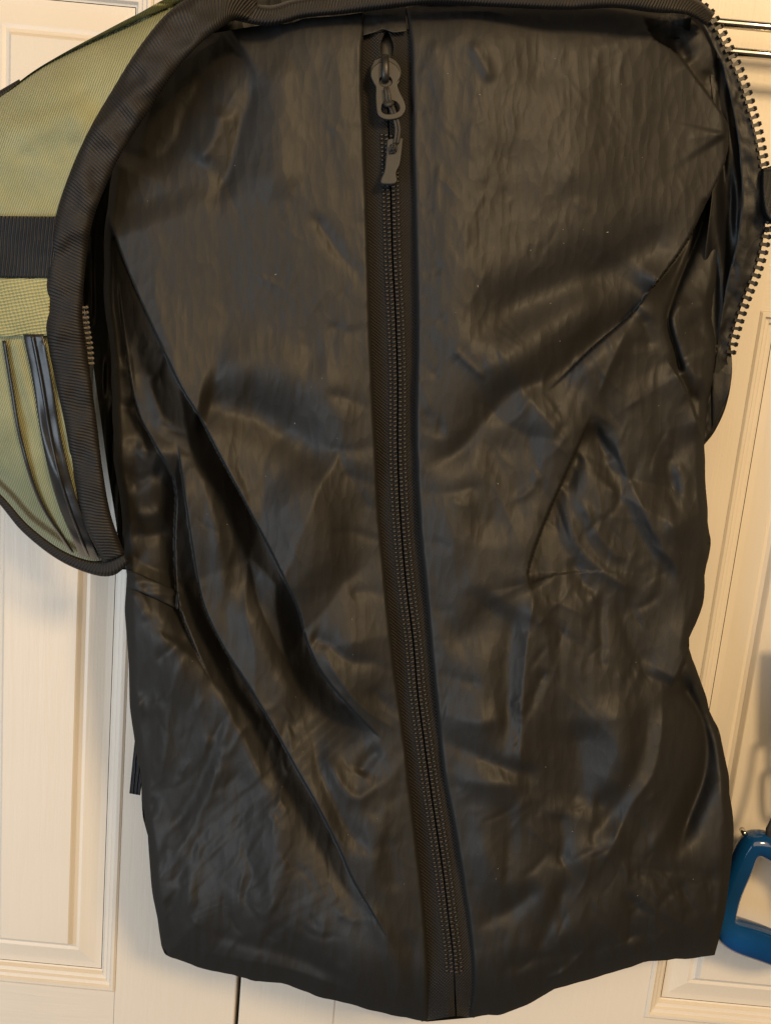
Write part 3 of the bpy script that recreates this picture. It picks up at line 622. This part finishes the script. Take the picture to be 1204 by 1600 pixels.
plate('pull_tab', tab, [], D_S + .0066, .0030, M_PULL, tape, .0006, tilt=-.06)
k = D_S + .0083
for a, b in (((610, 226), (620, 225)), ((610, 232), (619, 231)), ((609, 238), (618, 237)), ((610, 226), (609, 238)), ((620, 225), (618, 237)), ((615, 226), (614, 238))):
    tube('tab_emblem', [Pv(*a, k), Pv(*b, k)], .00042, M_EMBLEM_SLOT, tape, 6)

# ---- bound top edge of the opening
def band(name, pts, half, d, thick, mat, parent, n=120, m=14, bulge=.004, uv='st', wob=0.0):
    """tape following pts, half = half width px (number or list per point)"""
    p3 = cr([(x, y, h, dd) for (x, y), h, dd in zip(pts, half if hasattr(half, '__len__') else [half] * len(pts), d if hasattr(d, '__len__') else [d] * len(pts))], n)
    c = p3[:, :2]; tg = np.gradient(c, axis=0); tg /= np.linalg.norm(tg, axis=1)[:, None]; nn = np.stack([tg[:, 1], -tg[:, 0]], 1)
    s = np.linspace(-1, 1, m)
    U = c[:, :1] + nn[:, :1] * p3[:, 2:3] * s * 1.0; V = c[:, 1:] + nn[:, 1:] * p3[:, 2:3] * s
    D = p3[:, 3:4] + bulge * (1 - s**6)[None] + wob * fbm(U / 40, V / 40, 2)
    return shell(name, U, V, D, thick, mat, parent, uv)
band('top_binding', [(360, 14), (420, 24), (470, 12), (540, 4), (600, -4), (680, -12), (780, -6), (880, -2), (960, -6), (1020, 2), (1075, 8), (1110, 30)], [16, 16, 16, 17, 18, 18, 17, 17, 18, 17, 15, 12], [.155, .155, .153, .152, .152, .152, .15, .148, .143, .138, .13, .115], .012, M_BIND, bp, 160, 14, .007, wob=.001)

U, V = ruled([(310, -14), (450, -16), (600, -22), (800, -24), (950, -20), (1085, -4)][::-1], [(310, 90), (450, 80), (600, 70), (800, 60), (950, 60), (1075, 60)][::-1], 12, 60)
shell('collar_lining', U, V, .100 + .002 * fbm(U / 60, V / 30), .002, M_LINING, bp)

# ---- green flap folded out to the left
BINDC = [(400, 14), (352, 6), (296, 36), (247, 90), (203, 158), (167, 216), (138, 278), (115, 345), (104, 420), (100, 500), (112, 580), (126, 660), (138, 740), (152, 810), (178, 872)]
BH = [18, 30, 35, 34, 33, 31, 30, 29, 29, 29, 28, 25, 23, 22, 18]
BD = [.158, .168, .174, .176, .176, .175, .172, .168, .164, .160, .155, .150, .146, .142, .136]
pB = cr([(x, y, h, d) for (x, y), h, d in zip(BINDC, BH, BD)], 160)
fl_top = [(-140, 262), (-70, 200), (0, 152), (60, 108), (120, 76), (190, 44), (250, 18), (340, -16), (400, 14)]
fl_bot = [(-140, 640), (-60, 715), (0, 772), (40, 818), (90, 856), (140, 880), (176, 872)]
fl_left = [(-140, 262), (-150, 400), (-150, 520), (-140, 640)]
def flap_depth(U, V):
    sb = np.abs(seg_dist(U, V, pB[:, :2])[0]); al = np.clip(V / 870, 0, 1)
    k0 = int(np.argmin(pB[:, 1])); d = np.interp(V, pB[k0:, 1], pB[k0:, 3]) - .002 - .010 * (sb / 150)**1.6
    e = np.minimum(np.abs(seg_dist(U, V, cr(fl_top, 30))[0]), np.abs(seg_dist(U, V, cr(fl_bot, 30))[0]))
    t = np.clip(e / 90, 0, 1); d = d - .045 * (1 - np.sqrt(1 - (1 - t)**2 + 1e-9))
    f = folds(U, V, [('ridge', [(-20, 205), (60, 190), (160, 160)], 3, 26), ('ridge', [(-20, 180), (80, 165), (170, 120)], -2.5, 16), ('ridge', [(0, 250), (70, 240), (130, 210)], -2, 20), ('ridge', [(60, 290), (90, 240), (150, 170)], 2, 18),
                     ('ridge', [(22, 530), (45, 620), (80, 720), (130, 840)], 2.5, 9, C(ta=.02, tb=.1)), ('ridge', [(70, 530), (95, 620), (120, 720), (150, 840)], 2.5, 9, C(ta=.02, tb=.1)), ('ridge', [(0, 600), (30, 700), (70, 800)], 2, 18)])
    return d + f + .0012 * fbm(U / 70, V / 70 + 3, 3)
U, V = coons(fl_left, BINDC, fl_top, fl_bot, 110, 190)
flap = shell('flap', U, V, flap_depth(U, V), .003, M_GREEN, bp); flap['label'] = 'green canvas flap with black bound edge'
U = pB[:, :1] + 0; 
band('binding', BINDC, BH, BD, .005, M_BIND, flap, 200, 18, .0035, wob=.0016)
# coarse green patch, black webbing, coated zips and piping on the flap
def on_flap(name, left, right, lift, thick, mat, nu=24, nv=40, bulge=0.0, uv='px'):
    U, V = ruled(left, right, nu, nv); s = np.linspace(-1, 1, nu)[None]
    return shell(name, U, V, flap_depth(U, V) + lift + bulge * np.sqrt(np.clip(1 - s**2, 0, 1)), thick, mat, flap, uv)
on_flap('webbing_strap', [(-140, 336), (-140, 432)], [(92, 338), (80, 434)], .0040, .003, M_WEB, 60, 26)
on_flap('canvas_patch', [(-140, 436), (-140, 528)], [(79, 434), (76, 524)], .0030, .0025, M_GREEN2, 60, 26)
on_flap('coated_zip', [(36, 522), (52, 600), (66, 690), (88, 780), (124, 868)], [(68, 522), (82, 600), (97, 690), (120, 780), (156, 876)], .0030, .002, M_COVER, 12, 60, .0012)
on_flap('zip_lip', [(47, 524), (62, 600), (78, 690), (101, 780), (134, 868)], [(53, 524), (68, 600), (83, 690), (105, 780), (140, 870)], .0046, .002, M_COVER, 6, 60, .0010)
on_flap('piping', [(3, 532), (14, 600), (30, 690), (58, 780), (108, 862)], [(9, 532), (20, 600), (36, 690), (64, 780), (114, 864)], .0028, .002, M_COVER, 6, 60, .0012)
band('hem_tape', [(-60, 722), (0, 780), (40, 826), (92, 866), (140, 886), (172, 886), (196, 872)], [6, 6, 7, 8, 10, 14, 9], [.115, .12, .122, .124, .126, .128, .128], .004, M_BIND, flap, 60, 8, .003)
band('back_strap', [(-60, 192), (-20, 164), (0, 150), (34, 130)], 8, [.10, .10, .10, .10], .004, M_BIND, flap, 30, 6, .002)

# ---- zipper halves of the main opening
def tooth_mesh(name, s):
    """one moulded tooth: shank and rounded head, pointing along +x, s = size"""
    bm = bmesh.new()
    def blk(x0, x1, y, z):
        r = bmesh.ops.create_cube(bm, size=1)
        for v in r['verts']: v.co = Vector((x0 + (v.co.x + .5) * (x1 - x0), v.co.y * y, v.co.z * z))
    blk(-1.0 * s, .35 * s, .62 * s, .8 * s)
    r = bmesh.ops.create_icosphere(bm, subdivisions=1, radius=.62 * s)
    for v in r['verts']: v.co = Vector((v.co.x * .9 + .55 * s, v.co.y * .95, v.co.z * 1.1))
    me = bpy.data.meshes.new(name); bm.to_mesh(me); bm.free(); me.materials.append(M_TOOTH); return me
def teeth(path, d, pitch_px, me, parent, out=1):
    p = cr(path, 800); seg = np.concatenate([[0], np.cumsum(np.linalg.norm(np.diff(p, axis=0), axis=1))]); s = 2.0
    while s < seg[-1]:
        x, y = np.interp(s, seg, p[:, 0]), np.interp(s, seg, p[:, 1]); x2, y2 = np.interp(s + 3, seg, p[:, 0]), np.interp(s + 3, seg, p[:, 1])
        dd = np.interp(s / seg[-1], np.linspace(0, 1, len(d)), d)
        t = P(x2, y2, dd) - P(x, y, dd); t /= np.linalg.norm(t) + 1e-12
        z = -fwd; X = np.cross(z, t) * out; X /= np.linalg.norm(X); a = random.gauss(0, .05); X = X * math.cos(a) + t * math.sin(a); Z = np.cross(X, t); q = P(x, y, dd)
        Y = np.cross(Z, X)
        o = bpy.data.objects.new('tooth', me); COL.objects.link(o); o.parent = parent; o.matrix_parent_inverse = parent.matrix_world.inverted()
        o.matrix_basis = Matrix(((X[0], Y[0], Z[0], q[0]), (X[1], Y[1], Z[1], q[1]), (X[2], Y[2], Z[2], q[2]), (0, 0, 0, 1)))
        s += pitch_px
RZ = [(1078, -4), (1106, 18), (1120, 38), (1132, 62), (1144, 88), (1155, 112), (1165, 140), (1173, 168), (1181, 195), (1187, 222), (1192, 250), (1196, 280), (1200, 318), (1199, 352), (1193, 388), (1184, 420), (1174, 446), (1164, 472), (1156, 496), (1149, 520), (1143, 545), (1139, 562)]
RZT = [(1140, 580), (1141, 602), (1132, 640), (1116, 674), (1099, 696)]
RZI = [(1050, 2), (1085, 26), (1102, 46), (1116, 75), (1128, 100), (1134, 125), (1140, 150), (1146, 180), (1150, 205), (1154, 230), (1156, 260), (1158, 290), (1158, 320), (1154, 352), (1148, 388), (1140, 420), (1134, 446), (1130, 472), (1126, 496), (1122, 520), (1119, 545), (1117, 562)]
U, V = ruled(RZI + [(1114, 580), (1110, 602), (1102, 640), (1096, 674), (1090, 690)], [(x - 4, y) for x, y in RZ] + RZT, 10, 200)
stape = shell('side_zipper', U, V, .098 - .006 * smooth((V - 300) / 300) + .0008 * fbm(U / 20, V / 30), .002, M_LINING, bp, 'st')
TM = tooth_mesh('tooth', .0030)
teeth(RZ, [.099, .0985, .097, .093], 12.6, TM, stape, 1)
# slider hanging at the bend
plate('side_slider', cr([(1192, 266), (1212, 262), (1226, 280), (1222, 330), (1206, 344), (1196, 330), (1192, 300), (1192, 266)], 40)[:-1], [], .102, .005, M_LINING, stape, .001)
teeth([(1218, 258), (1210, 300), (1204, 345), (1200, 370)], [.1, .1], 12.6, TM, stape, -1)
# gusset: folds of lining between front panel and side zipper
gl = [(1040, 16), (1100, 60), (1110, 130), (1118, 210), (1112, 300), (1100, 400), (1085, 500), (1085, 600), (1080, 680)]
gr = [(1078, 10), (1122, 62), (1146, 130), (1158, 210), (1166, 300), (1160, 400), (1140, 500), (1141, 600), (1098, 696)]
U, V = ruled(gl, gr, 50, 200)
gd = .092 + .006 * fbm(U / 26, V / 170, 2) + folds(U, V, [('ridge', [(1128, 90), (1140, 200), (1150, 300), (1138, 420), (1128, 520)], 9, 8), ('ridge', [(1140, 120), (1156, 260), (1158, 330)], -6, 6), ('ridge', [(1120, 250), (1126, 340), (1118, 440), (1108, 540)], -8, 10)])
shell('gusset', U, V, gd, .002, M_LINING, bp)
# left: dark gusset between flap edge and front panel, with the other zipper half
gl = [(300, 70), (225, 150), (170, 235), (140, 300), (120, 380), (122, 460), (138, 500), (147, 580), (158, 660), (169, 740), (181, 815), (190, 890)]
gr = [(360, 70), (290, 150), (230, 240), (190, 320), (190, 400), (196, 470), (198, 500), (204, 580), (208, 660), (216, 740), (220, 815), (222, 890)]
U, V = ruled(gl, gr, 40, 200)
shell('gusset', U, V, .085 + .005 * fbm(U / 18, V / 120 + 4, 2), .002, M_LINING, bp)
LZ = [(133, 478), (136, 510), (141, 540), (143, 572)]
U, V = ruled([(x - 22, y) for x, y in LZ], [(x - 2, y) for x, y in LZ], 6, 20)
lt = shell('side_zipper', U, V, .128 + 0 * U, .002, M_BIND, bp, 'st')
TM2 = tooth_mesh('tooth', .0017); TM2.materials[0] = simple('backlit_zipper_plastic', (.20, .18, .16), .4)  # paler than the right teeth: backlight put into the colour
teeth(LZ, [.128, .128], 8.0, TM2, lt, 1)

# ---- lower side pocket hem and strap end
hemc = [(199, 903), (220, 911), (245, 922), (264, 931), (279, 939)]
U, V = ruled([(x + 1, y - 13) for x, y in hemc], [(x - 1, y + 14) for x, y in hemc], 12, 60)
Dh = panel_depth(U, V, LST, pZL, 3.0)
s = np.linspace(-1, 1, 12)[None]
shell('pocket_hem', U, V, Dh.max(axis=1, keepdims=True) * .6 + Dh * .4 + .0020 + .0018 * np.sqrt(1 - s**2 + 1e-9) + .0004 * np.sin(V / 3.0), .003, M_NYLON, bp)
U, V = ruled([(216, 1110), (209, 1170), (202, 1240)], [(232, 1110), (228, 1170), (219, 1243)], 8, 30)
shell('strap_end', U, V, .055 + .002 * np.sin(V / 40), .003, M_WEB, bp)

# ------------------------------------------------------------------ chrome rack on the right door
rk = empty('rack', tuple(P(1210, 60, .02)), 'chrome rack of two thin level rods at the upper right', 'rack')
for (u, v), (u2, v2) in (((1124, 37), (1212, 45)), ((1140, 82), (1212, 89))):
    a = P(u, v, .030); zc = a[2]
    tube('rod', [(a[0] - .035, -.030, zc), (a[0] + .02, -.030, zc), (a[0] + .30, -.030, zc)], .0028, M_CHROME, rk, 16)
x0 = float(P(1124, 37, .03)[0])
for dx in (.17, .25):
    z1, z2 = float(P(1124, 37, .03)[2]) + .02, float(P(1140, 82, .03)[2]) - .02
    box('bracket', (x0 + dx, -.027, z2), (x0 + dx + .012, -.001, z1), M_CHROME, rk, .001)

# ------------------------------------------------------------------ blue handle hanging on the right door
bh = empty('hanging_handle', tuple(P(1180, 1500, .03)), 'glossy blue plastic grip handle hanging on black cord at the lower right', 'handle')
def skin(name, nodes, edges, mat, parent, sub=3):
    me = bpy.data.meshes.new(name); me.from_pydata([tuple(P(u, v, d)) for u, v, d, r, f in nodes], edges, []); o = bpy.data.objects.new(name, me); COL.objects.link(o)
    m = o.modifiers.new('s', 'SKIN'); m.use_smooth_shade = True
    for sv, nd in zip(me.skin_vertices[0].data, nodes): sv.radius = (nd[3] * nd[4], nd[3])
    me.skin_vertices[0].data[0].use_root = True
    m2 = o.modifiers.new('u', 'SUBSURF'); m2.levels = sub; m2.render_levels = sub
    dg = bpy.context.evaluated_depsgraph_get(); dg.update(); nm = bpy.data.meshes.new_from_object(o.evaluated_get(dg)); bpy.data.objects.remove(o)
    nm.name = name; nm.materials.clear(); return link(name, nm, mat, parent)
nodes = [(1172, 1312, .045, .0108, 1), (1200, 1322, .045, .0112, 1), (1240, 1334, .045, .0115, 1), (1160, 1345, .045, .0092, 1), (1140, 1395, .044, .0084, 1), (1122, 1440, .044, .0118, 1), (1144, 1460, .044, .0145, 1),
         (1192, 1474, .045, .0135, 1), (1236, 1496, .046, .0130, 1), (1285, 1490, .046, .011, 1), (1294, 1420, .046, .010, 1), (1276, 1360, .046, .010, 1)]
skin('grip', nodes, [(0, 1), (1, 2), (0, 3), (3, 4), (4, 5), (5, 6), (6, 7), (7, 8), (8, 9), (9, 10), (10, 11), (11, 2)], M_BLUE, bh)
pin = P(1163, 1303, .0545)
tube('pin', [pin + np.array([0, .006, 0]), pin + np.array([0, -.0006, 0])], .0019, M_CHROME, bh, 14)
tube('cord', [Pv(u, v, d) for u, v, d in [tuple(q) for q in cr([(1206, 1318, .05), (1200, 1300, .056), (1206, 1286, .056), (1216, 1262, .05), (1228, 1210, .045), (1236, 1150, .04)], 24)]], .0022, M_CORD, bh, 10)
# snap hooks and a tag above it, just right of the frame: they throw the shadow seen on the door
for u in (1252, 1290):
    tube('snap_hook', [Pv(uu, vv, .032) for uu, vv in cr([(u, 1150), (u, 1190), (u - 10, 1205), (u - 10, 1260), (u, 1274), (u + 10, 1260), (u + 10, 1205), (u, 1190)], 40)], .0026, M_TOOTH, bh, 8)
U, V = ruled([(1244, 1000), (1240, 1070), (1238, 1156)], [(1330, 1000), (1330, 1070), (1330, 1156)], 8, 10)
shell('tag', U, V, .04 + 0 * U, .003, M_WEB, bh)
